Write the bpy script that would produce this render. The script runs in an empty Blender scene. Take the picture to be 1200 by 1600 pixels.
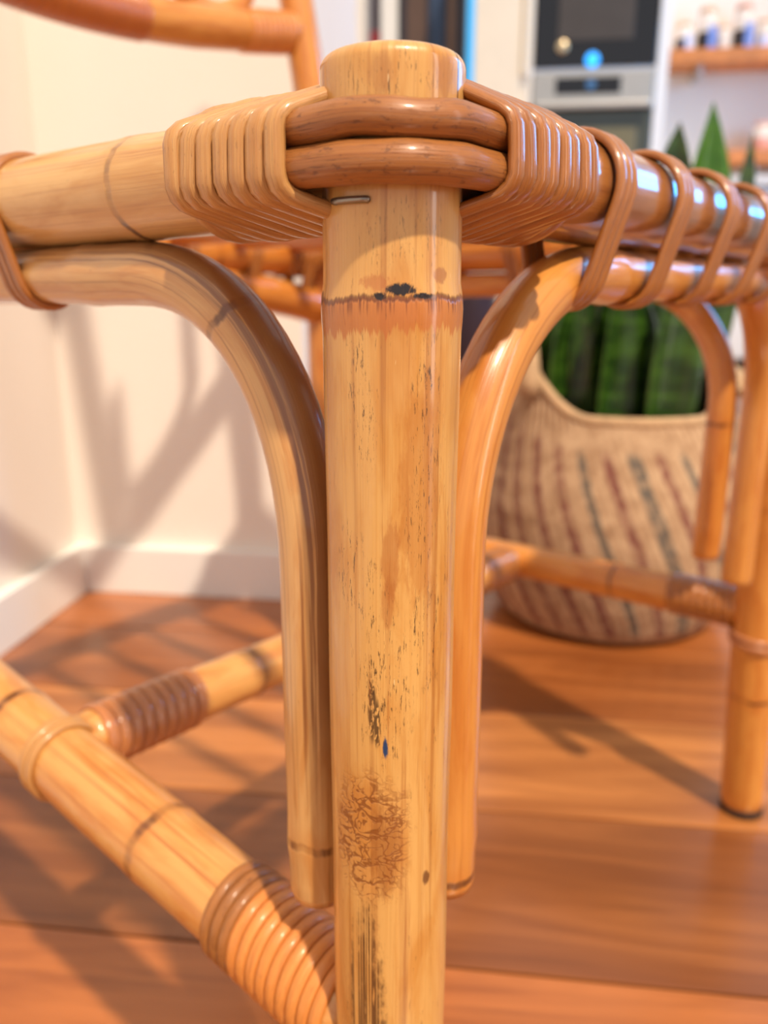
import bpy, math, random
from mathutils import Vector, Matrix
random.seed(7)
PI = math.pi
sc = bpy.context.scene
COL = sc.collection

# ------------------------------------------------------------------ camera, world, lights
cam_d = bpy.data.cameras.new('camera')
cam = bpy.data.objects.new('camera', cam_d); COL.objects.link(cam)
cam.location = (0, 0, 0.40)
cam.rotation_euler = (math.radians(90 - 15.4), 0, 0)
cam_d.sensor_fit = 'VERTICAL'
cam_d.lens = 6.8
cam_d.sensor_height = 6.8 * 1600 / 1250.0
cam_d.sensor_width = cam_d.sensor_height * 0.75
cam_d.clip_start = 0.01
cam_d.dof.use_dof = True
cam_d.dof.focus_distance = 0.197
cam_d.dof.aperture_fstop = 6.8 / 3.1
sc.camera = cam

world = bpy.data.worlds.new('world'); sc.world = world
world.use_nodes = True
world.node_tree.nodes['Background'].inputs[0].default_value = (0.92, 0.95, 1.0, 1)
world.node_tree.nodes['Background'].inputs[1].default_value = 0.62

def light(name, kind, loc, direction, energy, color, **kw):
    d = bpy.data.lights.new(name, kind)
    d.energy = energy; d.color = color
    for k, v in kw.items(): setattr(d, k, v)
    o = bpy.data.objects.new(name, d); COL.objects.link(o)
    o.location = loc
    o.rotation_euler = Vector(direction).to_track_quat('-Z', 'Y').to_euler()
    return o
# warm sun, high, from behind the camera on the right
light('sun', 'SUN', (2, -2, 4), (-0.33, 0.58, -1.0), 4.1, (1.0, 0.83, 0.64), angle=math.radians(2.0))
# daylight in the openings of the right-hand wall: blue sky in the window, white light in the glazed door
light('window_daylight', 'AREA', (2.76, 2.40, 1.60), (-0.9925, 0.1219, 0), 55, (0.05, 0.42, 1.0), shape='RECTANGLE', size=1.36, size_y=1.26)
light('garden_door_daylight', 'AREA', (2.25, -0.42, 1.05), (-0.9925, 0.1219, 0), 24, (1.0, 0.95, 0.92), shape='RECTANGLE', size=0.66, size_y=2.0)

vs = sc.view_settings
vs.view_transform = 'Standard'; vs.look = 'None'; vs.gamma = 1.0; vs.use_curve_mapping = False
vs.exposure = 0.05

# ------------------------------------------------------------------ object helpers
def link(name, me, mat=None, parent=None, loc=None, rotz=None):
    o = bpy.data.objects.new(name, me); COL.objects.link(o)
    if mat is not None and me is not None and not me.materials: me.materials.append(mat)
    if parent: o.parent = parent
    if loc is not None: o.location = loc
    if rotz is not None: o.rotation_euler = (0, 0, rotz)
    return o
def tag(o, label, cat, group=None):
    o['label'] = label; o['category'] = cat
    if group: o['group'] = group
    return o
def structure(o): o['kind'] = 'structure'; return o
def mesh(name, verts, faces, smooth=False, uvs=None):
    me = bpy.data.meshes.new(name)
    me.from_pydata([tuple(v) for v in verts], [], faces)
    if uvs is not None:
        lay = me.uv_layers.new(name='UVMap')
        flat = [c for uv in uvs for c in uv]
        lay.data.foreach_set('uv', flat)
    if smooth: me.polygons.foreach_set('use_smooth', [True] * len(me.polygons))
    me.update()
    return me
def tube_mesh(name, pts, radii, n=24, ref=None, closed=False, cap=True, flat=None, ref_fixed=False):
    """round pole along pts; uv = (angle, length). flat=(w,h): elliptical section with fixed width axis ref"""
    pts = [Vector(p) for p in pts]; m = len(pts)
    if not hasattr(radii, '__len__'): radii = [radii] * m
    V, F, U = [], [], []
    ln = 0.0; lens = []
    nrm = None
    for i, p in enumerate(pts):
        if closed: t = pts[(i + 1) % m] - pts[i - 1]
        elif i == 0: t = pts[1] - pts[0]
        elif i == m - 1: t = pts[-1] - pts[-2]
        else: t = pts[i + 1] - pts[i - 1]
        t.normalize()
        if i: ln += (p - pts[i - 1]).length
        lens.append(ln)
        if nrm is None or ref_fixed:
            r = Vector(ref) if ref is not None else (Vector((0, 0, 1)) if abs(t.z) < .9 else Vector((1, 0, 0)))
            nrm = (r - t * r.dot(t)).normalized()
        else:
            nrm = (nrm - t * nrm.dot(t)).normalized()
        b = t.cross(nrm)
        for j in range(n):
            a = 2 * PI * j / n - PI
            ca, sa = math.cos(a), math.sin(a)
            if flat: V.append(p + nrm * (ca * flat[0]) + b * (sa * flat[1]))
            else: V.append(p + nrm * (ca * radii[i]) + b * (sa * radii[i]))
    lens.append(ln + (pts[0] - pts[-1]).length)
    for i in range(m if closed else m - 1):
        i2 = (i + 1) % m
        for j in range(n):
            j2 = (j + 1) % n
            F.append((i * n + j, i * n + j2, i2 * n + j2, i2 * n + j))
            a, a2 = 2 * PI * j / n - PI, 2 * PI * (j + 1) / n - PI
            U += [(a, lens[i]), (a2, lens[i]), (a2, lens[i + 1]), (a, lens[i + 1])]
    if not closed and cap:
        F.append(tuple(range(n - 1, -1, -1))); U += [(0, 0)] * n
        F.append(tuple((m - 1) * n + j for j in range(n))); U += [(0, ln)] * n
    return mesh(name, V, F, True, U)
def box_mesh(name, x0, x1, y0, y1, z0, z1, bev=0.0):
    import bmesh
    bm = bmesh.new()
    bmesh.ops.create_cube(bm, size=1)
    for v in bm.verts:
        v.co = Vector(((x0 + x1) / 2 + v.co.x * (x1 - x0), (y0 + y1) / 2 + v.co.y * (y1 - y0), (z0 + z1) / 2 + v.co.z * (z1 - z0)))
    if bev: bmesh.ops.bevel(bm, geom=bm.edges[:], offset=bev, segments=2, affect='EDGES', profile=.6)
    me = bpy.data.meshes.new(name); bm.to_mesh(me); bm.free()
    return me
def lathe_mesh(name, prof, n=24):
    V, F = [], []
    m = len(prof)
    for r, z in prof:
        for j in range(n):
            a = 2 * PI * j / n
            V.append((r * math.cos(a), r * math.sin(a), z))
    for i in range(m - 1):
        for j in range(n):
            j2 = (j + 1) % n
            F.append((i * n + j, i * n + j2, (i + 1) * n + j2, (i + 1) * n + j))
    F.append(tuple(range(n - 1, -1, -1))); F.append(tuple((m - 1) * n + j for j in range(n)))
    return mesh(name, V, F, True)

# ------------------------------------------------------------------ material helpers
class NT:
    def __init__(s, name):
        s.m = bpy.data.materials.new(name); s.m.use_nodes = True
        s.t = s.m.node_tree; s.b = s.t.nodes['Principled BSDF']
    def n(s, kind, **kw):
        nd = s.t.nodes.new(kind)
        for k, v in kw.items(): setattr(nd, k, v)
        return nd
    def put(s, sock, v):
        if isinstance(v, bpy.types.NodeSocket): s.t.links.new(v, sock)
        elif isinstance(v, (int, float)): sock.default_value = v
        else: sock.default_value = tuple(v) if len(v) == len(sock.default_value) else tuple(v) + (1,)
    def math(s, op, a, b=0.0, c=None):
        nd = s.n('ShaderNodeMath', operation=op)
        s.put(nd.inputs[0], a); s.put(nd.inputs[1], b)
        if c is not None: s.put(nd.inputs[2], c)
        return nd.outputs[0]
    def ss(s, v, lo, hi):
        nd = s.n('ShaderNodeMapRange', interpolation_type='SMOOTHSTEP')
        s.put(nd.inputs[0], v); nd.inputs[1].default_value = lo; nd.inputs[2].default_value = hi
        return nd.outputs[0]
    def mix(s, f, a, b, mode='MIX'):
        nd = s.n('ShaderNodeMix', data_type='RGBA', blend_type=mode)
        s.put(nd.inputs[0], f); s.put(nd.inputs[6], a); s.put(nd.inputs[7], b)
        return nd.outputs[2]
    def noise(s, vec, scale=1.0, detail=3.0, rough=.55, dist=0.0):
        nd = s.n('ShaderNodeTexNoise')
        s.put(nd.inputs['Vector'], vec); nd.inputs['Scale'].default_value = scale
        nd.inputs['Detail'].default_value = detail; nd.inputs['Roughness'].default_value = rough
        nd.inputs['Distortion'].default_value = dist
        return nd.outputs[0]
    def comb(s, x, y, z):
        nd = s.n('ShaderNodeCombineXYZ')
        for i, v in enumerate((x, y, z)): s.put(nd.inputs[i], v)
        return nd.outputs[0]
    def bump(s, h, strength=.3, dist=.001):
        nd = s.n('ShaderNodeBump'); nd.inputs['Strength'].default_value = strength
        nd.inputs['Distance'].default_value = dist; s.put(nd.inputs['Height'], h)
        s.t.links.new(nd.outputs[0], s.b.inputs['Normal'])
    def set(s, **kw):
        for k, v in kw.items(): s.put(s.b.inputs[k.replace('_', ' ')], v)
        return s.m
def rgb(r, g, b):   # sRGB 0-255 to linear
    f = lambda c: c / 12.92 if c <= .04045 else ((c + .055) / 1.055) ** 2.4
    return (f(r / 255), f(g / 255), f(b / 255), 1)
def plain(name, c, rough=.5, metal=0.0, coat=0.0, bumpy=0.0, var=.06, scale=8.0):
    t = NT(name)
    co = t.n('ShaderNodeTexCoord').outputs['Object']
    nz = t.noise(co, scale, 4)
    col = t.mix(t.ss(nz, .3, .7), [x * (1 - var) for x in c[:3]], [min(1, x * (1 + var)) for x in c[:3]])
    t.set(Base_Color=col, Roughness=rough, Metallic=metal, Coat_Weight=coat)
    if bumpy: t.bump(t.noise(co, scale * 30, 3), bumpy, .0006)
    return t.m
def pole_vec(t, kr, kl):
    uv = t.n('ShaderNodeSeparateXYZ'); t.t.links.new(t.n('ShaderNodeTexCoord').outputs['UV'], uv.inputs[0])
    th, ln = uv.outputs[0], uv.outputs[1]
    rnd = t.n('ShaderNodeObjectInfo').outputs['Random']
    off = t.math('MULTIPLY', rnd, 37.0)
    c, s_ = t.math('COSINE', th), t.math('SINE', th)
    def vec(kr, kl):
        return t.comb(t.math('MULTIPLY', c, kr), t.math('MULTIPLY', s_, kr), t.math('ADD', t.math('MULTIPLY', ln, kl), off))
    return th, ln, vec, rnd
def bamboo(name, light_c, mid_c, dark_c, nodes=(), specks=.5, extra=None, rough=.33, coat=.6, blot=1.0, cr=.10, ci=1.5, nk=1.0):
    """varnished bamboo: streaks along the pole, stains, dark node rings at the given lengths"""
    t = NT(name)
    th, ln, vec, rnd = pole_vec(t, 1, 1)
    streak = t.noise(vec(7, 5), 1, 5, .6)
    fine = t.noise(vec(26, 9), 1, 3, .6)
    blotch = t.noise(vec(1.6, 22), 1, 4, .6, .6)
    col = t.mix(t.ss(blotch, .40, .70), light_c, mid_c)
    col = t.mix(t.math('MULTIPLY', t.ss(streak, .52, .74), .75 * blot), col, dark_c)
    col = t.mix(t.math('MULTIPLY', t.ss(fine, .5, .72), .35), col, mid_c)
    sp = t.ss(t.noise(vec(16, 160), 1, 3, .65), .69, .74)
    sp = t.math('MULTIPLY', sp, t.ss(t.noise(vec(1.5, 18), 1, 2), .42, .62))
    col = t.mix(t.math('MULTIPLY', sp, specks), col, rgb(58, 32, 14))
    wob = t.math('MULTIPLY', t.math('SUBTRACT', t.noise(vec(1.3, 12), 1, 3), .5), .007)
    h = fine
    for nv in nodes:
        d = t.math('SUBTRACT', t.math('ADD', ln, wob), nv)
        a = t.math('ABSOLUTE', d)
        band = t.math('SUBTRACT', 1.0, t.ss(a, .0006 * nk, .0020 * nk))
        below = t.math('MULTIPLY', t.math('SUBTRACT', 1.0, t.ss(a, .002, .009)), .45)
        col = t.mix(below, col, mid_c)
        col = t.mix(t.math('MULTIPLY', band, t.math('ADD', t.math('MULTIPLY', t.ss(t.noise(vec(1.2, 9), 1, 3), .42, .62), .7), .2 * nk)), col, rgb(84, 42, 18))
        h = t.math('SUBTRACT', h, t.math('MULTIPLY', band, 1.5))
    if extra: col, h = extra(t, th, ln, vec, col, h)
    t.set(Base_Color=col, Roughness=rough, Coat_Weight=coat, Coat_Roughness=cr, Coat_IOR=ci)
    t.bump(h, .25, .0006)
    return t.m
def cane(name, c1, c2, dark, rough=.36, coat=.45, ck=.35):
    t = NT(name)
    th, ln, vec, rnd = pole_vec(t, 1, 1)
    g = t.noise(vec(7, 14), 1, 4, .6)
    b = t.noise(vec(.8, 45), 1, 3)
    col = t.mix(t.ss(g, .35, .68), c1, c2)
    col = t.mix(t.math('MULTIPLY', t.ss(b, .45, .75), .45), col, dark)
    crack = t.ss(t.noise(vec(13, 80), 1, 5, .75, .4), .56, .63)
    crack = t.math('MAXIMUM', crack, t.math('MULTIPLY', t.ss(t.noise(vec(3, 420), 1, 4, .7), .60, .65), .8))
    col = t.mix(t.math('MULTIPLY', crack, ck), col, rgb(70, 34, 14))
    col = t.mix(t.math('MULTIPLY', rnd, .35), col, c2)
    t.set(Base_Color=col, Roughness=rough, Coat_Weight=coat, Coat_Roughness=.15)
    t.bump(t.math('SUBTRACT', g, crack), .4, .0005)
    return t.m

# ------------------------------------------------------------------ room frame (metres, corner of the two near walls at 0,0)
RC = Vector((-.422, 1.053, 0)); RA = math.radians(-7)
RM = Matrix.Translation(RC) @ Matrix.Rotation(RA, 4, 'Z')
def room_obj(name, me, mat, base, parent=None):
    """mesh is given relative to base (room coordinates)"""
    if parent: return link(name, me, mat, parent, base)
    return link(name, me, mat, None, RM @ Vector(base), RA)

wall_m = plain('wall_paint', rgb(238, 230, 220), .85, bumpy=.1, var=.015, scale=3)
white_m = plain('white_lacquer', rgb(236, 234, 230), .45, var=.01)
cream_m = plain('cream_cabinet', rgb(238, 222, 196), .4, var=.02)

# floor and its planks
def wood_floor():
    t = NT('oak_plank')
    co = t.n('ShaderNodeTexCoord').outputs['Object']
    rnd = t.n('ShaderNodeObjectInfo').outputs['Random']
    sp = t.n('ShaderNodeSeparateXYZ'); t.t.links.new(co, sp.inputs[0])
    v = t.comb(t.math('ADD', t.math('MULTIPLY', sp.outputs[0], 2.2), t.math('MULTIPLY', rnd, 60)), t.math('MULTIPLY', sp.outputs[1], 22), 0)
    v2 = t.comb(t.math('ADD', t.math('MULTIPLY', sp.outputs[0], 6), t.math('MULTIPLY', rnd, 31)), t.math('MULTIPLY', sp.outputs[1], 120), 0)
    g = t.noise(v, 1, 5, .6, 1.2); f = t.noise(v2, 1, 3)
    col = t.mix(t.ss(g, .3, .72), rgb(172, 108, 56), rgb(132, 76, 36))
    col = t.mix(t.math('MULTIPLY', t.ss(f, .5, .75), .35), col, rgb(102, 54, 24))
    tone = t.n('ShaderNodeHueSaturation')
    t.put(tone.inputs['Value'], t.math('ADD', t.math('MULTIPLY', rnd, .16), .92))
    t.put(tone.inputs['Color'], t.mix(1.0, col, t.n('ShaderNodeObjectInfo').outputs['Color'], 'MULTIPLY'))
    t.set(Base_Color=tone.outputs[0], Roughness=.28, Coat_Weight=.3, Coat_Roughness=.2)
    t.bump(f, .12, .0005)
    return t.m
floor = structure(room_obj('floor', box_mesh('floor', -.2, 4.2, -3.2, 4.4, -.05, -.012), plain('floor_gap', rgb(70, 36, 18), .8), (0, 0, 0)))
oak = wood_floor()
PW = .157
lens_pool = [box_mesh('plank', 0, L, .0008, PW - .0008, -.02, 0, .0012) for L in (1.2, 1.5, 2.4)]
for me in lens_pool: me.materials.append(oak)
# boards differ in tone
PLANK = {11: (1.12, 1.02, .98, 1), 12: (.80, .76, .80, 1), 13: (1.40, 1.50, 1.55, 1), 14: (.92, .80, .70, 1), 15: (1.1, 1.0, .9, 1)}
row = 0
y = -.592 - PW * 12
while y < 4.0:
    x = -.2 - ((row * .73) % 1.1)
    first = True
    while x < 3.6:
        k = random.randrange(3)
        if 8 < row < 17 and first: x = -.3 - .02 * row; k = 2
        o = link('plank', lens_pool[k], None, floor, (x, y, 0))
        o.color = PLANK.get(row, (random.uniform(.8, 1.15),) * 3 + (1,))
        x += (1.2, 1.5, 2.4)[k] + .0012; first = False
    y += PW; row += 1

def wall(name, x0, x1, y0, y1, z0, z1, mat=wall_m):
    return structure(room_obj(name, box_mesh(name, x0, x1, y0, y1, z0, z1), mat, (0, 0, 0)))
wall('wall_left', -.12, 0, -3.0, .10, 0, 2.6)
wall('wall_back', 0, .323, 0, .46, 0, 2.6)
structure(room_obj('baseboard_left', box_mesh('baseboard_left', 0, .014, -3.0, 0, 0, .066, .002), white_m, (0, 0, 0)))
structure(room_obj('baseboard_back', box_mesh('baseboard_back', .014, .323, -.014, 0, 0, .066, .002), white_m, (0, 0, 0)))
wall('wall_far', -1.2, 3.4, 3.72, 3.84, 0, 2.6)
# right-hand wall with a window opening and a glazed door opening
wr = structure(link('wall_right', None, None, None, RC, RA))
XW = 2.80
for y0, y1, z0, z1 in ((-3.0, -1.83, 0, 2.6), (-1.83, -1.13, 2.08, 2.6), (-1.13, .98, 0, 2.6), (.98, 2.38, 0, .95), (.98, 2.38, 2.25, 2.6), (2.38, 3.72, 0, 2.6)):
    link('wall_panel', box_mesh('wall_panel', XW, XW + .12, y0, y1, z0, z1), wall_m, wr)
def frame(name, y0, y1, z0, z1, bars):
    o = structure(link(name, None, None, None, RC, RA))
    for a, b, c, d in ((y0, y0 + .04, z0, z1), (y1 - .04, y1, z0, z1), (y0 + .04, y1 - .04, z0, z0 + .04), (y0 + .04, y1 - .04, z1 - .04, z1)):
        link('frame_bar', box_mesh('frame_bar', XW - .01, XW + .05, a, b, c, d, .003), white_m, o)
    for yb in bars: link('glazing_bar', box_mesh('glazing_bar', XW, XW + .04, yb - .012, yb + .012, z0 + .04, z1 - .04, .002), white_m, o)
frame('window_1', .98, 2.38, .95, 2.25, (1.68,))
frame('door_2', -1.83, -1.13, 0, 2.08, ())

# ------------------------------------------------------------------ the rattan chair
CA = math.radians(51.5)
chair = link('rattan_chair', None, None, None, (.002, .205, 0), CA)
tag(chair, 'bamboo and rattan chair with cane-wrapped joints, its corner leg close to the camera', 'chair')
CAMDIR = Vector((math.cos(-PI / 2 - CA), math.sin(-PI / 2 - CA), 0))   # chair frame direction of the camera

RZ, RR = .432, .0165        # seat rail height and radius
AZ, AR = .4055, .0098       # bent brace height and radius
A = Vector((0, 0, 0)); B0 = Vector((.452, -.004, 0)); B1 = Vector((.428, .008, 0))
C = Vector((0, .43, 0)); D = Vector((.44, .43, 0))

L1, L2, L3 = rgb(228, 190, 134), rgb(212, 160, 94), rgb(172, 108, 52)

def leg_marks(t, th, ln, vec, col, h):
    """wear on the near leg; ln is the height above the floor, th the angle from the camera side"""
    dk = rgb(52, 26, 10)
    def blob(t0, z0, dt, dz, k=.8, kr=8, kl=220, lo=1.0, hi=.55):
        a = t.math('DIVIDE', t.math('SUBTRACT', th, t0), dt); b = t.math('DIVIDE', t.math('SUBTRACT', ln, z0), dz)
        d = t.math('SQRT', t.math('ADD', t.math('MULTIPLY', a, a), t.math('MULTIPLY', b, b)))
        d = t.math('ADD', d, t.math('MULTIPLY', t.math('SUBTRACT', t.noise(vec(kr, kl), 1, 6, .68), .5), k * 2))
        return t.math('SUBTRACT', 1.0, t.ss(d, hi, lo))
    # node: ragged dark line, bare fringe below it
    wob = t.math('ADD', t.math('MULTIPLY', t.math('SUBTRACT', t.noise(vec(.8, 8), 1, 2), .5), .006), t.math('MULTIPLY', t.math('SUBTRACT', t.noise(vec(12, 8), 1, 4, .7), .5), .0035))
    nz = t.math('SUBTRACT', t.math('ADD', ln, wob), .3985)
    fr = t.math('MULTIPLY', t.math('SUBTRACT', t.noise(vec(9, 10), 1, 4, .7), .5), .012)
    fringe = t.math('MULTIPLY', t.math('SUBTRACT', 1.0, t.ss(nz, -.0002, .0006)), t.ss(t.math('ADD', nz, fr), -.0080, -.0068))
    col = t.mix(t.math('MULTIPLY', fringe, .8), col, rgb(188, 108, 44))
    comb_ = t.math('MULTIPLY', fringe, t.ss(t.noise(vec(30, 40), 1, 2), .5, .6))
    comb_ = t.math('MULTIPLY', comb_, t.ss(nz, -.0045, -.001))
    col = t.mix(t.math('MULTIPLY', comb_, .7), col, rgb(110, 50, 18))
    line = t.math('SUBTRACT', 1.0, t.ss(t.math('ABSOLUTE', nz), .0003, .0010))
    col = t.mix(t.math('MULTIPLY', line, .75), col, rgb(96, 44, 16))
    h = t.math('SUBTRACT', h, t.math('MULTIPLY', line, 2.0))
    char = t.math('MAXIMUM', blob(.10, .4005, .24, .0016, 1.0, 13, 420), blob(-.17, .3990, .12, .0011, 1.0, 13, 420))
    char = t.math('MAXIMUM', char, blob(-1.35, .3985, .10, .002))
    char = t.math('MAXIMUM', char, blob(.42, .3990, .16, .0008, 1.0, 13, 420))
    col = t.mix(char, col, rgb(30, 14, 8))
    col = t.mix(t.math('MULTIPLY', blob(-.25, .4022, .26, .0024, 1.4), .55), col, rgb(176, 96, 44))
    col = t.mix(t.math('MULTIPLY', blob(.72, .4035, .14, .0022, 1.2), .6), col, rgb(150, 84, 48))
    col = t.mix(t.math('MULTIPLY', blob(-.15, .4450, .20, .0045, .9, 7, 90), .4), col, rgb(170, 110, 56))
    col = t.mix(t.math('MULTIPLY', blob(.75, .4450, .22, .0060, .9, 7, 90), .5), col, rgb(160, 96, 44))
    # brown weathering on the right half and lower down
    wz = t.math('MULTIPLY', blob(.42, .352, .42, .034, .9, 7, 90), .5)
    col = t.mix(wz, col, rgb(176, 104, 34))
    col = t.mix(t.math('MULTIPLY', blob(-.02, .3365, .15, .014, .9, 7, 90), .5), col, rgb(168, 96, 40))
    col = t.mix(t.math('MULTIPLY', blob(-.05, .3245, .14, .008, .9, 7, 90), .5), col, rgb(168, 96, 40))
    # black streaky specks
    spk = t.ss(t.noise(vec(24, 170), 1, 5, .8), .57, .61)
    for b_ in (blob(-.52, .380, .22, .016, .5), blob(-.36, .368, .24, .014, .5), blob(.45, .345, .34, .014, .5), blob(-.70, .333, .35, .014, .5), blob(-.30, .326, .28, .012, .5), blob(.5, .370, .34, .026, .5), blob(.55, .315, .35, .02, .5), blob(-.1, .300, .5, .03, .5), t.math('MULTIPLY', blob(-.05, .4450, .9, .0060, .5), .8), t.math('MULTIPLY', blob(.1, .4130, .9, .009, .5), .6)):
        col = t.mix(t.math('MULTIPLY', t.math('MULTIPLY', b_, spk), .85), col, rgb(44, 26, 16))
    lin = t.ss(t.noise(vec(34, 14), 1, 3, .6), .50, .56)
    spk2 = t.ss(t.noise(vec(20, 400), 1, 2, .6), .40, .5)
    b_ = t.math('MAXIMUM', blob(-.30, .2945, .085, .012, .25), blob(-.22, .2905, .06, .009, .25))
    col = t.mix(t.math('MULTIPLY', t.math('MULTIPLY', b_, spk2), .85), col, rgb(48, 28, 16))
    # crackled brown patch
    rn = t.noise(vec(2.8, 210), 1, 2, .5, .4)
    rm = t.noise(vec(4.5, 300), 1, 2, .5, .3)
    crk = t.math('MAXIMUM', t.math('SUBTRACT', 1.0, t.ss(t.math('ABSOLUTE', t.math('SUBTRACT', rn, .5)), .01, .05)), t.math('SUBTRACT', 1.0, t.ss(t.math('ABSOLUTE', t.math('SUBTRACT', rm, .47)), .006, .035)))
    p1 = blob(-.36, .2540, .85, .0240, .45, 4, 60, 1.0, .55)
    col = t.mix(t.math('MULTIPLY', p1, .40), col, rgb(190, 118, 48))
    col = t.mix(t.math('MULTIPLY', t.math('MULTIPLY', p1, crk), .8), col, rgb(124, 68, 24))
    h = t.math('SUBTRACT', h, t.math('MULTIPLY', t.math('MULTIPLY', p1, crk), 2.0))
    p2 = blob(-.10, .2510, .30, .018, .9, 7, 90)
    col = t.mix(t.math('MULTIPLY', p2, .55), col, rgb(140, 78, 28))
    p3 = t.math('MULTIPLY', t.math('MULTIPLY', blob(-.45, .1900, .42, .050, .6), t.ss(t.noise(vec(24, 6), 1, 2, .6), .46, .54)), t.ss(t.noise(vec(20, 90), 1, 3, .6), .30, .42))
    col = t.mix(t.math('MULTIPLY', p3, .85), col, rgb(70, 40, 20))
    p4 = t.math('MULTIPLY', blob(.35, .300, 1.0, .13, .3), t.ss(t.noise(vec(11, 16), 1, 4, .65), .56, .68))
    col = t.mix(t.math('MULTIPLY', p4, .45), col, rgb(158, 90, 34))
    p5 = t.math('MULTIPLY', t.ss(t.noise(vec(14, 120), 1, 5, .75), .60, .66), t.ss(t.noise(vec(2, 25), 1, 2), .45, .6))
    col = t.mix(t.math('MULTIPLY', p5, .6), col, rgb(112, 66, 28))
    # flecks: blue paint, knot, pale chips
    ck = t.math('MULTIPLY', t.math('SUBTRACT', 1.0, t.ss(t.math('ABSOLUTE', t.math('SUBTRACT', th, t.math('ADD', 1.02, t.math('MULTIPLY', fr, 6.0)))), .012, .03)), t.ss(ln, .436, .438))
    col = t.mix(t.math('MULTIPLY', ck, .8), col, rgb(70, 36, 16))
    col = t.mix(blob(-.09, .2835, .050, .0040, .7), col, rgb(24, 62, 104))
    col = t.mix(t.math('MULTIPLY', blob(.62, .2400, .09, .0028, .6), .9), col, rgb(104, 62, 26))
    chips = t.ss(t.noise(vec(9, 110), 1, 2), .75, .78)
    col = t.mix(t.math('MULTIPLY', chips, .6), col, rgb(240, 206, 150))
    return col, h

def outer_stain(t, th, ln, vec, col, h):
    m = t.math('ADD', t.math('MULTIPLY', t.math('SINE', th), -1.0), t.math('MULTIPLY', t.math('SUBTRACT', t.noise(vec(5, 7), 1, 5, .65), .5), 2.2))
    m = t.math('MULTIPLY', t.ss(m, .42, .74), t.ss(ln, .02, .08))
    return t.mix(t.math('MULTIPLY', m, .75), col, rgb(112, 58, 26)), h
leg_mat = bamboo('bamboo_near_leg', rgb(218, 168, 96), rgb(200, 138, 62), rgb(160, 96, 36), (), .6, leg_marks, .34, .6)
pole_mat = bamboo('bamboo_pole', L1, L2, L3, (.11, .29), .5)
pole_b = bamboo('bamboo_pole_amber', rgb(216, 146, 66), rgb(198, 120, 46), rgb(158, 84, 28), (.10, .25, .40), .5)
rail_l = bamboo('bamboo_rail_pale', rgb(222, 178, 112), rgb(206, 152, 82), rgb(166, 102, 42), (.094,), .25)
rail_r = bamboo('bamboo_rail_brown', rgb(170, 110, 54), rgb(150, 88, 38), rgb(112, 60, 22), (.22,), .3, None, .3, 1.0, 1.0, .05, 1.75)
rail_x = bamboo('bamboo_rail_amber', rgb(214, 140, 60), rgb(194, 112, 40), rgb(146, 74, 24), (.15, .3), .3)
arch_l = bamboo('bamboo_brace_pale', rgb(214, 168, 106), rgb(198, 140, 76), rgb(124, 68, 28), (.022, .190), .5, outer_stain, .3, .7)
arch_r = bamboo('bamboo_brace_amber', rgb(214, 146, 68), rgb(198, 122, 48), rgb(160, 88, 32), (.006, .45), .25, None, .3, .7)
str_mat = bamboo('bamboo_stretcher', rgb(214, 158, 88), rgb(200, 130, 60), rgb(170, 98, 40), (.107, .218), .2, nk=1.6)
cane_l = cane('cane_honey', rgb(212, 162, 98), rgb(194, 136, 74), rgb(160, 100, 48))
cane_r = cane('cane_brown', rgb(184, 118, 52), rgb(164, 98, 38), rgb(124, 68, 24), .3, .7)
rod_mat = cane('rattan_core_rod', rgb(176, 116, 58), rgb(156, 94, 42), rgb(112, 62, 26), .42, .30, .85)
cane_mid = cane('cane_chestnut', rgb(198, 130, 76), rgb(182, 112, 62), rgb(146, 82, 40), .3, .7)
cane_bar = cane('cane_dark_amber', rgb(204, 118, 46), rgb(186, 100, 36), rgb(150, 74, 24), .34, .6)
end_mat = plain('bamboo_cut_end', rgb(196, 124, 58), .45, coat=.4, var=.12, scale=120)

def dens(p, q, step=.006):
    p, q = Vector(p), Vector(q); n = max(2, int((q - p).length / step))
    return [p.lerp(q, i / n) for i in range(n + 1)]
def node_r(r, pts, nodes, k=.0006, grow=0.0):
    out = []; ln = 0
    for i, p in enumerate(pts):
        if i: ln += (p - pts[i - 1]).length
        out.append(r + sum(k * math.exp(-((ln - nv) / .0035) ** 2) for nv in nodes) + grow * math.sin(ln * 31 + r * 9e3))
    return out
def pole(name, pts, r, mat, parent=chair, nodes=(), n=28, ref=None, rnd_end=True):
    pts = [Vector(p) for p in pts]
    rr = node_r(r, pts, nodes, .0007, .0002)
    if rnd_end:
        rr[0] = rr[0] * .93; rr[-1] = rr[-1] * .93
    return link(name, tube_mesh(name, pts, rr, n, ref), mat, parent)

# near leg (height along the mesh = height above the floor)
zs = [i * .003 for i in range(150)]
zs = [z for z in zs if z < .4485] + [.4488, .4496, .4503, .4509, .4513, .4516, .4517]
pts = [Vector((.0 + .004 * (.43 - z) * CAMDIR.y * .3, 0, z)) for z in zs]
rr = []
for z in zs:
    r = .0172 + .0004 * math.exp(-((z - .3955) / .004) ** 2) - .0003 * (z > .3992) + .0001 * math.sin(z * 70)
    if z > .4485: r -= .0034 * (1 - math.sqrt(max(0, 1 - ((z - .4485) / .00325) ** 2)))
    rr.append(r)
leg = link('leg', tube_mesh('leg', pts, rr, 72, CAMDIR), leg_mat, chair)
leg['label'] = 'worn pale bamboo leg with dark node ring and scuffs'
cap = link('end_cap', lathe_mesh('end_cap', [(.0124, .4490), (.0130, .4517), (.0110, .4523), (.004, .4525)], 32), end_mat, leg)
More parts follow.
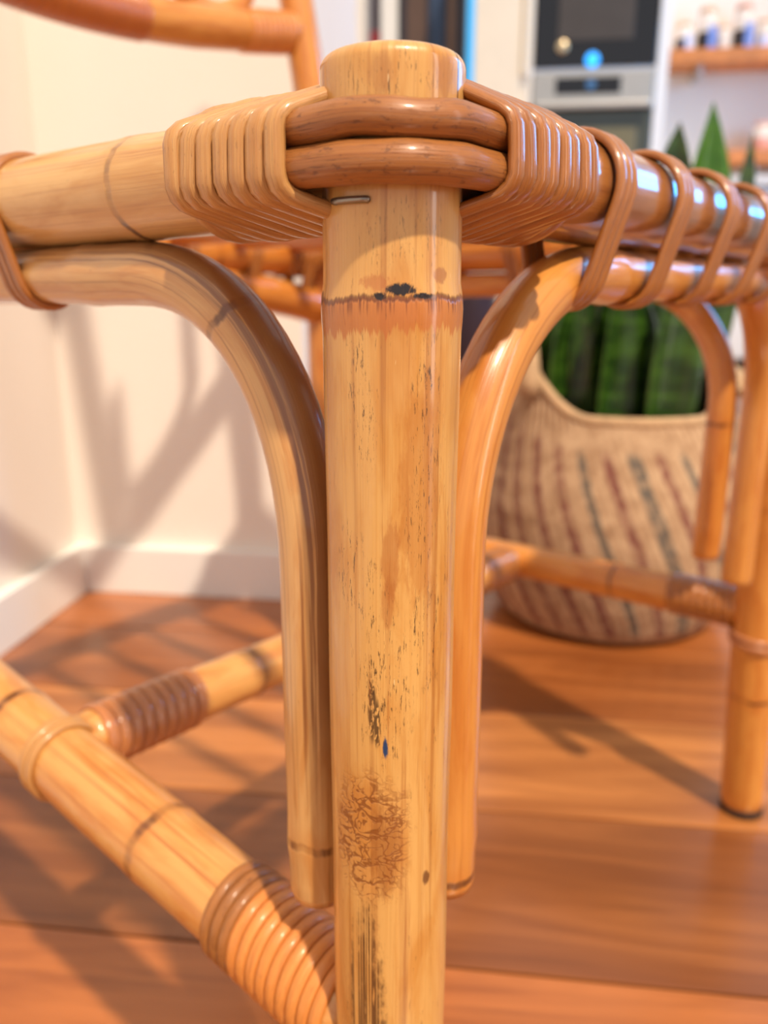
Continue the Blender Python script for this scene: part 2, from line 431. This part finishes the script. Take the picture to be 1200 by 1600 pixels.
# steel staple below the binding
def at_leg(th, z, r=.0171):
    d = Matrix.Rotation(th, 3, 'Z') @ CAMDIR
    return Vector((d.x * r, d.y * r, z))
sp = [at_leg(-.86, .4197, .0165), at_leg(-.86, .4197, .0177)] + [at_leg(-.86 + i * .52 / 8, .4197, .0177) for i in range(1, 9)] + [at_leg(-.34, .4197, .0165)]
link('staple', tube_mesh('staple', sp, .0008, 8), plain('staple_steel', rgb(150, 145, 135), .35, .9), leg)

# other legs
def simple_leg(p0, p1, top, mat, nodes):
    return pole('leg', dens(p0 + Vector((0, 0, .004)), p1 + Vector((0, 0, top)), .008), .0165, mat, nodes=nodes)
lb = simple_leg(B0, B1, .450, pole_b, (.10, .25))
link('foot_cap', lathe_mesh('foot_cap', [(.0150, 0), (.0162, .001), (.0162, .006), (.0150, .0065)], 24), plain('dark_rubber', rgb(40, 28, 20), .7), lb, B0)
simple_leg(C, C, .45, pole_b, (.10, .25))
D2 = D + Vector((.0, .075, 0)); C2 = C + Vector((0, .075, 0))
def back_post(p, p2):
    a = dens(p + Vector((0, 0, .004)), p + Vector((0, 0, .50)), .01)
    b = [p.lerp(p2, (k / 14.) ** 1.3) + Vector((0, 0, .50 + .36 * k / 14.)) for k in range(1, 15)]
    return pole('leg', a + b, .0155, pole_b, nodes=(.1, .25, .4))
bpy.data.objects.remove([o for o in chair.children if o.name.startswith('leg')][-1])
back_post(C, C2); back_post(D, D2)

# seat rails
Z = Vector((0, 0, 1))
def rail(p, q, mat, nodes, z=RZ, r=RR):
    return pole('seat_rail', dens(p + Z * z, q + Z * z), r, mat, nodes=nodes, n=36, rnd_end=False)
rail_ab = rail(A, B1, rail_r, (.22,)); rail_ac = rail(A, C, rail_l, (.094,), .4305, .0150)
rail_cd = rail(C, D, rail_x, (.15, .3)); rail_bd = rail(B1, D, rail_x, (.15, .3))
rail_ab['label'] = 'glossy brown front seat rail'; rail_ac['label'] = 'pale bamboo seat rail'

# bent braces under the rails: up along one leg, under the rail, down the other
def brace(p, q, mat, gap=.0305, zb=.210, aw=.072, ah=.085, mirror=True, r=AR, ex=2.0):
    d = (q - p); L = d.length; d.normalize()
    def P(s, z): return p + d * s + Z * z
    pts = [P(gap, z) for z in (zb, zb + .003)]
    z = zb + .008
    ztop = AZ - ah
    while z < ztop - .004: pts.append(P(gap, z)); z += .006
    for k in range(0, 19):
        a = PI - (PI / 2) * k / 18
        pts.append(P(gap + aw - aw * abs(math.cos(a)) ** (2 / ex), ztop + ah * math.sin(a) ** (2 / ex)))
    half = pts
    s = gap + aw + .006
    mid = []
    while s < L / 2: mid.append(P(s, AZ)); s += .006
    left = half + mid
    right = [p + d * (L - (v - p).dot(d)) + Z * v.z for v in reversed(left)]
    return pole('bent_brace', left + right, r, mat, nodes=(.022, .262), n=32)
br_ac = brace(A, C, arch_l, .0295, .2085, .074, .086, ex=2.3); br_ab = brace(A, B1, arch_r, .0310, .2065, .085, .085, ex=2.1)
brace(B1, D, pole_b); 
low = pole('lower_rail', [C.lerp(D, k / 60) + Z * (.409 - .026 * max(0, (k / 60 - .5) / .5) ** 2) for k in range(61)], .0165, rail_x, nodes=(.15, .3), n=28)

# stretchers
SZ = .168
st_ac = pole('stretcher', dens(Vector((0, .012, SZ)), Vector((0, .42, SZ + .058)), .005), .0165, str_mat, nodes=(.107, .218))
st_bd = pole('stretcher', dens(Vector((.447, .012, SZ + .002)), Vector((.44, .42, SZ)), .006), .0145, pole_b, nodes=(.06, .19))
h0, h1 = Vector((.013, .195, SZ + .026)), Vector((.432, .205, SZ + .001))
st_h = pole('stretcher', dens(h0, h1, .006), .0140, str_mat, nodes=(.10, .30))

# seat slats between front and back rail
for k in range(6):
    x = .065 * (k + 1) - .005
    pole('seat_slat', dens((x, .008, RZ + .010), (x, .425, RZ + .010), .03), .0075, rail_x, n=12)

# rattan rods that clamp the corner: along one rail, round the leg, along the other
def corner_rods(c, e1, e2, reach=.047, R=.0212):
    """e1, e2: unit vectors of the two rails leaving corner c"""
    o1, o2 = -e2, -e1          # outward sides of rail 1 and rail 2
    for zz, wob, rr0 in ((.4268, .0, .0046), (.4355, .0003, .0040)):
        p = []
        for k in range(9): p.append(c + e1 * (reach * (1 - k / 9.)) + o1 * R)
        for k in range(13):
            a = PI / 2 * k / 12
            p.append(c + (o1 * math.cos(a) + o2 * math.sin(a)) * R)
        for k in range(1, 10): p.append(c + e2 * (reach * k / 9.) + o2 * R)
        p = [v + Z * (zz + wob * math.sin(i * .7)) for i, v in enumerate(p)]
        link('corner_rod', tube_mesh('corner_rod', p, [rr0 + .0001 * math.sin(i * 1.3 + zz * 900) for i in range(len(p))], 20), rod_mat, chair)
X, Y = Vector((1, 0, 0)), Vector((0, 1, 0))
corner_rods(A, Y, X)
corner_rods(B1, -X, Y); corner_rods(D, -Y, -X); corner_rods(C, X, -Y)

# cane strands
def hull(circs, n=48):
    P = []
    for cx, cy, r in circs:
        for k in range(40):
            a = 2 * PI * k / 40; P.append((cx + r * math.cos(a), cy + r * math.sin(a)))
    P = sorted(set(P))
    def half(P):
        h = []
        for p in P:
            while len(h) > 1 and (h[-1][0] - h[-2][0]) * (p[1] - h[-2][1]) - (h[-1][1] - h[-2][1]) * (p[0] - h[-2][0]) <= 0: h.pop()
            h.append(p)
        return h
    a, b = half(P), half(P[::-1])
    H = a[:-1] + b[:-1]
    seg = [math.dist(H[i], H[(i + 1) % len(H)]) for i in range(len(H))]
    tot = sum(seg); out = []; i = 0; acc = 0
    for k in range(n):
        t = tot * k / n
        while acc + seg[i] < t: acc += seg[i]; i += 1
        f = (t - acc) / seg[i]; p, q = H[i], H[(i + 1) % len(H)]
        out.append((p[0] + (q[0] - p[0]) * f, p[1] + (q[1] - p[1]) * f))
    return out
def strand(base, axis, out, circs, mat, parent, w=.0031, h=.0014, shear=0.0, front=.026, twist=0.0, n=48):
    up = axis.cross(out); up = up if up.z > 0 or abs(up.z) < .3 else -up
    pts = []
    for cx, cy in hull(circs, n):
        s = -shear * max(0, min(1.3, (front - cx) / .035)) + twist * cy + random.uniform(-.00006, .00006)
        pts.append(base + axis * s + out * cx + up * cy)
    return link('cane_strand', tube_mesh('cane_strand', pts, 1, 10, axis, True, False, (w, h), True), mat, parent)
def corner_binding(c, axis, out, parent, mat, s0, s1, n, shear=.013, rz=RZ, RR=RR):
    for k in range(n):
        f = k / (n - 1)
        s = s0 + (s1 - s0) * f + random.uniform(-.0005, .0005)
        r = .0008 + random.uniform(0, .0005)
        circ = [(0, 0, RR + r), (.0212, -.0052, .0046 + r), (.0212, .0035, .0041 + r)]
        if f > .80:   # rods end under the last turns
            q = (1 - f) / .20 * .5 + .5
            circ = [(0, 0, RR + r), (.0212 * q, -.0052, .0046 * q + r), (.0212 * q, .0035, .0041 * q + r)]
        strand(c + Z * rz + axis * s, axis, out, circ, mat, parent, (s1 - s0) / (n - 1) * random.uniform(.46, .54), random.uniform(.0015, .0021), shear * (1 - .35 * f), twist=random.uniform(-.06, .06))
corner_binding(A, Y, -X, rail_ac, cane_l, .0128, .0600, 9, .013, .4310, .0152)
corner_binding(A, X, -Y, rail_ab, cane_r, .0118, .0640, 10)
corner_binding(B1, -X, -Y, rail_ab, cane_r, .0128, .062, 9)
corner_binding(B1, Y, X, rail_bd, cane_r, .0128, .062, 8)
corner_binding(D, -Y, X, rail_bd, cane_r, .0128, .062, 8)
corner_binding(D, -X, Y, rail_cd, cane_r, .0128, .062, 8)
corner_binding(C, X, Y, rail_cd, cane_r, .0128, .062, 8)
corner_binding(C, -Y, -X, rail_ac, cane_l, .0128, .062, 8)
def lashing(p, axis, out, parent, mat, s, cnt=3, pitch=.0046, tw=.16, rz=RZ, RR=RR):
    circ = [(0, 0, RR + .001), (0, AZ - rz, AR + .001)]
    for k in range(cnt):
        strand(p + Z * rz + axis * (s + (k - (cnt - 1) / 2) * pitch), axis, out, circ, mat, parent, pitch * .50, .0016, 0, twist=tw + random.uniform(-.02, .02))
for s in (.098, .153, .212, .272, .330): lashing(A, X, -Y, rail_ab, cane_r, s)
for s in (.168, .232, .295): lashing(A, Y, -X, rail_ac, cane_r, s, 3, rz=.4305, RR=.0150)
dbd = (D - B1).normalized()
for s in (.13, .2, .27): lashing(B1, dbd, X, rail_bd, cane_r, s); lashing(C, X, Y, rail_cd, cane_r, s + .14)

def coil(parent, p, q, r, cnt, mat, w=None, start=0.0):
    """turns of cane round a straight pole between p and q"""
    p, q = Vector(p), Vector(q); d = (q - p); L = d.length; d.normalize()
    out = d.cross(Z).normalized() if abs(d.z) < .9 else X
    pitch = L / cnt
    for k in range(cnt):
        strand(p + d * (pitch * (k + .5)), d, out, [(0, 0, r)], mat, parent, pitch * .5, .0014, 0, twist=.12, n=32)
sd = (Vector((0, .42, SZ + .058)) - Vector((0, .012, SZ))).normalized()
so = Vector((0, .012, SZ))
cane_pale = cane('cane_amber', rgb(228, 150, 74), rgb(214, 132, 60), rgb(170, 92, 36), .4, .3)
coil(st_ac, so + sd * .004, so + sd * .048, .0172, 9, cane_pale)
coil(st_ac, so + sd * .048, so + sd * .062, .0172, 3, rod_mat)
coil(st_ac, so + sd * .176, so + sd * .186, .0176, 2, cane_l)
hd = (h1 - h0).normalized()
coil(st_h, h0 + hd * .004, h0 + hd * .064, .0146, 9, cane_mid)
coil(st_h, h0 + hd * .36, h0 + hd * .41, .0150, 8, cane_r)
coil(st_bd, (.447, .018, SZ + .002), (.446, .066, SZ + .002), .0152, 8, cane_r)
coil(lb, B0.lerp(B1, .36) + Z * .145, B0.lerp(B1, .36) + Z * .156, .0176, 2, cane_mid)

# back rest: cross bar bound with cane, uprights and top bow
def bar(f0, f1, z, bow, r, mat, zc=0.0, lean=0.0):
    pts = []
    for k in range(41):
        f = f0 + (f1 - f0) * k / 40
        x = D.x * f
        pts.append(Vector((x, D.y + lean + bow * math.sin(PI * f), z + zc * math.sin(PI * f))))
    return pole('back_bar', pts, r, mat, nodes=(.14, .33), n=24)
b1 = bar(0, 1, .630, .020, .0165, pole_b, -.022, .022)
b1['label'] = 'lower back bar wrapped in amber cane'
ROWS = 46
for k in range(ROWS):
    f = .02 + .62 * k / ROWS
    p = Vector((D.x * f, D.y + .022 + .020 * math.sin(PI * f), .630 - .022 * math.sin(PI * f)))
    ax = Vector((D.x, .020 * PI * math.cos(PI * f), -.022 * PI * math.cos(PI * f))).normalized()
    strand(p, ax, ax.cross(Z).normalized(), [(0, 0, .0168)], cane_bar, b1, .0031, .0010, n=24)
for k in range(9):
    f = .86 + .11 * k / 9
    p = Vector((D.x * f, D.y + .022 + .020 * math.sin(PI * f), .630 - .022 * math.sin(PI * f)))
    strand(p, X, Y, [(0, 0, .0170)], cane_pale, b1, .0031, .0012, n=24)
bar(0, 1, .86, .03, .016, pole_b, .05, .075)
for f in (.66,):
    x = D.x * f
    a = Vector((x, D.y + .022 + .020 * math.sin(PI * f), .605)); b = Vector((x, D.y + .075 + .03 * math.sin(PI * f), .86 + .05 * math.sin(PI * f)))
    pole('back_upright', dens(a, b, .02), .0150, str_mat, n=20)
pts = [Vector((D.x * .70 + .045 * (1 - math.cos(a)), D.y + .045, .668 - .035 * math.sin(a))) for a in [PI * k / 16 for k in range(17)]]
pole('back_loop', [pts[0] + Z * .12] + pts + [pts[-1] + Z * .14], .009, pole_b, n=16)

# ------------------------------------------------------------------ belly basket and snake plant
BC = Vector((.288, .985, 0))
def basket_mat():
    t = NT('woven_jute')
    uv = t.n('ShaderNodeSeparateXYZ'); t.t.links.new(t.n('ShaderNodeTexCoord').outputs['UV'], uv.inputs[0])
    a, z = uv.outputs[0], uv.outputs[1]
    co = t.n('ShaderNodeTexCoord').outputs['Object']
    jit = t.math('MULTIPLY', t.math('SUBTRACT', t.noise(co, 70, 3), .5), .035)
    sl = t.math('ADD', t.math('ADD', a, t.math('MULTIPLY', z, 2.6)), jit)
    ph = t.math('MULTIPLY', sl, 31 / (2 * PI))
    n1 = t.n('ShaderNodeTexWhiteNoise', noise_dimensions='1D'); t.put(n1.inputs['W'], t.math('FLOOR', ph))
    r = n1.outputs[0]
    fr = t.math('ABSOLUTE', t.math('SUBTRACT', t.math('FRACT', ph), .5))
    wid = t.math('ADD', t.math('MULTIPLY', r, .16), .09)
    on = t.math('SUBTRACT', 1.0, t.ss(t.math('SUBTRACT', fr, wid), 0, .06))
    base = t.mix(t.ss(t.noise(co, 60, 4), .3, .7), rgb(196, 164, 130), rgb(166, 132, 100))
    edge = t.math('MULTIPLY', t.ss(z, .012, .022), t.math('SUBTRACT', 1.0, t.ss(z, .222, .236)))
    on = t.math('MULTIPLY', t.math('MULTIPLY', on, edge), t.math('ADD', t.math('MULTIPLY', t.ss(t.noise(co, 90, 3), .32, .6), .5), .42))
    pick = t.mix(t.math('GREATER_THAN', t.math('FRACT', t.math('MULTIPLY', r, 7.3)), .62), rgb(122, 70, 60), rgb(88, 84, 78))
    col = t.mix(on, base, pick)
    t.set(Base_Color=col, Roughness=.9)
    t.bump(t.noise(co, 220, 2), .5, .002)
    return t.m
jute = basket_mat()
basket = link('belly_basket', None, None, None, BC, 0)
tag(basket, 'jute belly basket with red and grey slanted stripes holding a plant', 'basket')
def basket_body():
    prof = [(.0, .004), (.10, .002), (.130, .006), (.142, .02), (.154, .05), (.163, .085), (.166, .12), (.163, .155), (.154, .19), (.142, .22), (.131, .245), (.126, .258)]
    fine = []
    for i in range(len(prof) - 1):
        for k in range(4):
            f = k / 4; fine.append((prof[i][0] * (1 - f) + prof[i + 1][0] * f, prof[i][1] * (1 - f) + prof[i + 1][1] * f))
    fine.append(prof[-1])
    rings = [(r, z, 1) for r, z in fine] + [(.122, .262, 0), (.117, .258, 0), (.128, .22, 0), (.140, .19, 0), (.10, .185, 0), (0.002, .185, 0)]
    n = 480; V = []; F = []; U = []
    for r, z, o in rings:
        for j in range(n):
            a = 2 * PI * j / n
            lift = max(0, math.cos(a) ** 2 - .25) ** 1.6 * .105 * max(0, (z - .2) / .06) if z > .2 else 0
            rip = .0016 * math.cos((a + 2.6 * z) * 88) if o and r > .11 else 0
            V.append(((r + rip) * math.cos(a), (r + rip) * math.sin(a), z + lift))
    for i in range(len(rings) - 1):
        for j in range(n):
            j2 = (j + 1) % n
            F.append((i * n + j, i * n + j2, (i + 1) * n + j2, (i + 1) * n + j))
            a, a2 = 2 * PI * j / n, 2 * PI * (j + 1) / n
            U += [(a, rings[i][1]), (a2, rings[i][1]), (a2, rings[i + 1][1]), (a, rings[i + 1][1])]
    return mesh('body', V, F, True, U)
link('body', basket_body(), jute, basket)
plain_jute = plain('plain_jute', rgb(194, 160, 122), .9, bumpy=.6, var=.12, scale=60)
rim = []
for k in range(96):
    a = 2 * PI * k / 96
    rim.append((.122 * math.cos(a), .122 * math.sin(a), .262 + max(0, math.cos(a) ** 2 - .25) ** 1.6 * .105))
link('rim', tube_mesh('rim', rim, .006, 10, None, True, False), plain_jute, basket)
for sgn, hh in ((-1, .085), (1, .02)):
    pts = [(sgn * (.121 + .004 * math.sin(PI * k / 16)), .062 * math.cos(PI * k / 16), .285 + hh * math.sin(PI * k / 16)) for k in range(17)]
    link('handle', tube_mesh('handle', pts, .013, 12), plain_jute, basket)
plant = link('snake_plant', None, None, None, BC + Vector((0, 0, .185)), 0)
tag(plant, 'green snake plant with upright pointed leaves growing in the jute basket', 'plant')
link('soil', lathe_mesh('soil', [(.11, .001), (.112, .004), (.09, .010), (.01, .012)], 32), plain('soil', rgb(48, 34, 24), .95, bumpy=.8, var=.3, scale=60), plant)
def leaf_mat(name, c1, c2):
    t = NT(name)
    co = t.n('ShaderNodeTexCoord').outputs['Object']
    sp = t.n('ShaderNodeSeparateXYZ'); t.t.links.new(co, sp.inputs[0])
    v = t.comb(t.math('MULTIPLY', sp.outputs[0], 12), t.math('MULTIPLY', sp.outputs[1], 12), t.math('MULTIPLY', sp.outputs[2], 60))
    col = t.mix(t.ss(t.noise(v, 1, 3, .6, .8), .38, .66), c1, c2)
    t.set(Base_Color=col, Roughness=.32, Coat_Weight=.2)
    return t.m
lm_d = leaf_mat('leaf_dark_green', rgb(28, 54, 14), rgb(62, 98, 28))
lm_b = leaf_mat('leaf_bright_green', rgb(54, 104, 12), rgb(72, 122, 22))
def leaf(x, y, hgt, w, lean, face, mat):
    V, F = [], []; N = 16; M = 6
    lean = Vector(lean)
    for i in range(N + 1):
        f = i / N
        ww = w * (.55 + .45 * math.sin(min(1, f / .55) * PI / 2)) * (1 - max(0, (f - .66) / .34) ** 1.7)
        ctr = lean * (f ** 1.4) * hgt + Vector((0, 0, hgt * f))
        for side in (0, 1):
            for j in range(M + 1):
                g = j / M * 2 - 1
                dep = .30 * ww * g * g + (.0015 if side else 0)
                tw = face + .5 * (f - .5)
                dx, dy = math.cos(tw), math.sin(tw)
                V.append(ctr + Vector((dx * g * ww / 2 - dy * -dep, dy * g * ww / 2 + dx * -dep, 0)))
    row = 2 * (M + 1)
    for i in range(N):
        for j in range(M):
            a = i * row + j
            F.append((a, a + 1, a + row + 1, a + row))
            b = a + M + 1
            F.append((b + 1, b, b + row, b + row + 1))
        for j in (0, M):
            a = i * row + j; b = a + M + 1
            F.append((a, b, b + row, a + row) if j else (b, a, a + row, b + row))
    return link('leaf', mesh('leaf', V, F, True), mat, plant, (x, y, .004))
leaf(.078, .045, .425, .072, (.045, .0, 0), .1, lm_b)
leaf(.042, .05, .405, .074, (.05, .0, 0), -.45, lm_d)
leaf(.098, .04, .390, .056, (.12, .0, 0), .5, lm_d)
for xx, yy, hh in ((-.085, .0, .25), (-.075, .04, .30), (-.07, -.035, .22), (-.03, -.07, .24), (.03, -.075, .25)):
    leaf(xx, yy, hh, .062, (xx * .3, yy * .3, 0), random.uniform(-.5, .5), lm_d)
for i in range(17):
    a = i * 2.4; r = .018 + .062 * ((i * .618) % 1)
    x, y_ = r * math.cos(a), r * math.sin(a)
    leaf(x, y_, .17 + .11 * ((i * .37) % 1), .050 + .014 * ((i * .71) % 1), (x * 1.6, y_ * 1.2, 0), random.uniform(-.7, .7), lm_d)

# ------------------------------------------------------------------ kitchen in the background
black_g = plain('black_glass', rgb(18, 15, 18), .08, coat=.5, var=.02)
steel = plain('brushed_steel', rgb(205, 198, 188), .35, .85, var=.04, scale=30)
shelf_m = plain('shelf_oak', rgb(206, 128, 66), .5, var=.18, scale=14)
blue_led = NT('blue_display'); blue_led.set(Base_Color=(0, 0, 0, 1), Emission_Color=rgb(40, 150, 235), Emission_Strength=3.0); blue_led = blue_led.m
def emp(name, base, label, cat, group=None):
    return tag(link(name, None, None, None, RM @ Vector(base), RA), label, cat, group)
def part(name, parent, x0, x1, y0, y1, z0, z1, mat, bev=.002):
    return link(name, box_mesh(name, x0, x1, y0, y1, z0, z1, bev), mat, parent)
tower = emp('oven_tower_cabinet', (.716, 3.10, 0), 'tall white kitchen cabinet housing a black microwave above an oven', 'cabinet')
part('side_panel', tower, -.010, .010, 0, .60, 0, 2.3, white_m); part('side_panel', tower, .555, .605, -.01, .60, 0, 2.3, white_m)
part('back_panel', tower, .010, .555, .56, .60, 0, 2.3, white_m)
part('shelf_board', tower, .010, .555, .0, .56, 1.360, 1.376, white_m); part('shelf_board', tower, .010, .555, .0, .56, .60, .62, white_m)
part('drawer_front', tower, .012, .553, -.004, .02, .10, .598, white_m); part('door', tower, .012, .553, -.004, .02, 1.80, 2.28, white_m)
mw = emp('built_in_microwave', (.73, 3.09, 1.377), 'black glass built-in microwave above the oven', 'microwave')
part('body', mw, 0, .535, .02, .45, 0, .40, plain('dark_case', rgb(40, 38, 38), .6)); part('glass_door', mw, 0, .535, 0, .02, 0, .40, black_g)
part('door_window', mw, .10, .43, -.003, 0, .105, .36, plain('tinted_window', rgb(74, 66, 60), .25))
link('display', lathe_mesh('display', [(.030, 0), (.030, .004), (.028, .005)], 24), blue_led, mw, (.258, 0, .026)).rotation_euler = (PI / 2, 0, 0)
link('glint_disc', lathe_mesh('glint_disc', [(.026, 0), (.026, .012), (.022, .016)], 24), plain('glint_disc_beige', rgb(230, 205, 160), .3, .6), mw, (.122, 0, .080)).rotation_euler = (PI / 2, 0, 0)  # beige disc stands in for a lamp's reflection in the door glass
ov = emp('built_in_oven', (.73, 3.09, .625), 'steel and black glass built-in oven below the microwave', 'oven')
part('body', ov, 0, .535, .02, .5, 0, .73, plain('dark_case_oven', rgb(40, 38, 38), .6)); cp = part('control_panel', ov, 0, .535, 0, .02, .60, .73, steel)
part('display', cp, .10, .39, -.003, 0, .640, .708, black_g)
link('clock_light', lathe_mesh('clock_light', [(.020, 0), (.020, .004), (.018, .005)], 24), NT('dim_blue').set(Base_Color=(0, 0, 0, 1), Emission_Color=rgb(70, 120, 170), Emission_Strength=1.0), cp, (.258, -.003, .677)).rotation_euler = (PI / 2, 0, 0)
part('handle', ov, .01, .525, -.045, -.02, .572, .600, steel, .006); part('handle_post', ov, .03, .05, -.03, .01, .575, .595, steel); part('handle_post', ov, .485, .505, -.03, .01, .575, .595, steel)
part('glass_door', ov, 0, .535, 0, .02, 0, .565, plain('oven_glass', rgb(70, 72, 60), .12, coat=.6)); part('door_window', ov, .06, .475, -.002, 0, .06, .50, plain('oven_window', rgb(120, 112, 84), .12))
pan = emp('pantry_cabinet', (.458, 3.06, 0), 'tall cream pantry cabinet with a plain flat door beside the oven tower', 'cabinet')
part('carcass', pan, 0, .245, .02, .62, 0, 2.3, cream_m); part('door', pan, .002, .215, 0, .02, .1, 2.29, cream_m, .004)
part('edge_grip', pan, .218, .245, -.012, .02, 1.335, 2.29, cream_m, .008)
# dark glazed door, its reflections painted as coloured strips, and bright narrow side light
d1 = structure(room_obj('door_1', box_mesh('door_1', .06, .40, 3.60, 3.66, 0, 2.1), plain('dark_door', rgb(48, 44, 52), .3), (0, 0, 0)))
link('pane', box_mesh('pane', .10, .20, 3.592, 3.60, .2, 2.0), plain('painted_reflection_brown', rgb(96, 74, 62), .15), d1)
link('pane', box_mesh('pane', .22, .29, 3.592, 3.60, .2, 2.0), plain('painted_reflection_blue', rgb(56, 72, 98), .15), d1)
link('pane', box_mesh('pane', .31, .35, 3.592, 3.60, .2, 2.0), plain('painted_reflection_bronze', rgb(124, 92, 70), .15), d1)
w2 = structure(room_obj('window_2', box_mesh('window_2', .400, .475, 3.62, 3.70, 0, 2.1), white_m, (0, 0, 0)))
sky_m = NT('daylight_pane').set(Base_Color=(0, 0, 0, 1), Emission_Color=rgb(70, 185, 245), Emission_Strength=1.3)
link('pane', box_mesh('pane', .412, .472, 3.612, 3.62, .5, 2.08), sky_m, w2)
structure(room_obj('trim_1', box_mesh('trim_1', -.03, .055, 3.58, 3.70, 0, 2.15, .004), white_m, (0, 0, 0)))
fob = emp('hanging_tag', (-.075, 3.70, 1.60), 'small red tag hanging on a dark strap on the far wall', 'tag')
part('tag', fob, -.025, .025, -.012, 0, .02, .12, plain('red_plastic', rgb(196, 20, 28), .4), .004); part('strap', fob, -.02, .02, -.008, 0, .12, .34, plain('dark_strap', rgb(80, 60, 70), .7))
# base cabinets, shelves
base = emp('base_cabinet', (1.34, 3.12, 0), 'white kitchen base cabinet under the shelves', 'cabinet')
part('carcass', base, 0, 1.44, .02, .58, .08, .87, white_m)
for k in range(3):
    dr = part('door', base, .003 + k * .479, .476 + k * .479, 0, .02, .09, .86, white_m); part('handle', dr, .10 + k * .479, .38 + k * .479, -.03, -.015, .80, .815, steel)
tag(room_obj('worktop', box_mesh('worktop', 0, 1.45, -.02, .58, 0, .04, .003), plain('worktop_stone', rgb(225, 220, 214), .3), (1.34, 3.12, .87)), 'pale worktop lying on the white base cabinet', 'worktop')
def shelf(z, x0, x1, label):
    s = emp('wall_shelf', ((x0 + x1) / 2, 3.72, z), label, 'shelf'); w = (x1 - x0) / 2
    part('board', s, -w, w, -.22, 0, 0, .062, shelf_m, .003)
    for xx in (-w * .7, w * .7): part('bracket', s, xx - .01, xx + .01, -.18, 0, -.05, 0, steel)
    return s
shelf(1.478, 1.36, 2.7, 'upper oak wall shelf carrying the jars'); shelf(1.02, 1.72, 2.7, 'lower oak wall shelf behind the plant leaves')
glass_p = plain('pale_glass', rgb(236, 224, 212), .15, coat=.4); lid_c = plain('cork_lid', rgb(214, 170, 130), .7)
def jar(x, h, r, fill_c, label, lid=None, lab=None, z=1.540):
    j = emp('storage_jar', (x, 3.58, z), label, 'jar', 'jars on the kitchen shelves')
    link('glass', lathe_mesh('glass', [(r * .92, .001), (r, .006), (r, h * .78), (r * .8, h * .86), (r * .75, h * .9)], 20), glass_p, j)
    link('filling', lathe_mesh('filling', [(r * 1.01, .008), (r * 1.012, .012), (r * 1.012, h * .42), (r * 1.01, h * .43)], 20), plain('filling', fill_c, .5), j)
    link('lid', lathe_mesh('lid', [(r * .84, h * .88), (r * .86, h * .9), (r * .86, h * .99), (r * .8, h)], 20), lid or lid_c, j)
    if lab: link('paper_label', box_mesh('paper_label', r * .1, r * .9, -r * 1.08, -r * .9, h * .04, h * .55), lab, j)
bl = plain('blue_label', rgb(120, 150, 225), .5); bp = plain('pale_blue_label', rgb(200, 212, 245), .5)
jar(1.475, .13, .040, rgb(44, 48, 70), 'small glass jar with dark blue filling at the left end of the upper shelf', None, bp)
jar(1.580, .19, .044, rgb(40, 32, 34), 'tall glass jar with black filling and blue label on the upper shelf', None, bl)
jar(1.662, .11, .034, rgb(232, 222, 210), 'small white-filled glass jar between the two dark jars on the upper shelf')
jar(1.750, .20, .044, rgb(46, 36, 34), 'tall jar with reddish lid and dark filling on the upper shelf', plain('red_lid', rgb(214, 150, 125), .6), bl)
jar(1.850, .13, .038, rgb(205, 212, 240), 'pale blue jar at the right end of the upper shelf')
jar(1.90, .13, .05, rgb(232, 160, 140), 'pink jar on the lower shelf beside the plant leaves', plain('pink_lid', rgb(236, 176, 160), .6), None, 1.083)
# dark bin
bn = emp('waste_bin', (.48, 2.75, 0), 'dark round waste bin standing in front of the cream cabinet', 'bin')
link('body', lathe_mesh('body', [(.10, .001), (.105, .01), (.12, .42), (.12, .43)], 32), plain('bin_dark', rgb(52, 36, 44), .5), bn)
link('lid', lathe_mesh('lid', [(.122, .431), (.124, .44), (.10, .465), (.02, .475)], 32), plain('bin_lid', rgb(60, 44, 50), .4), bn)
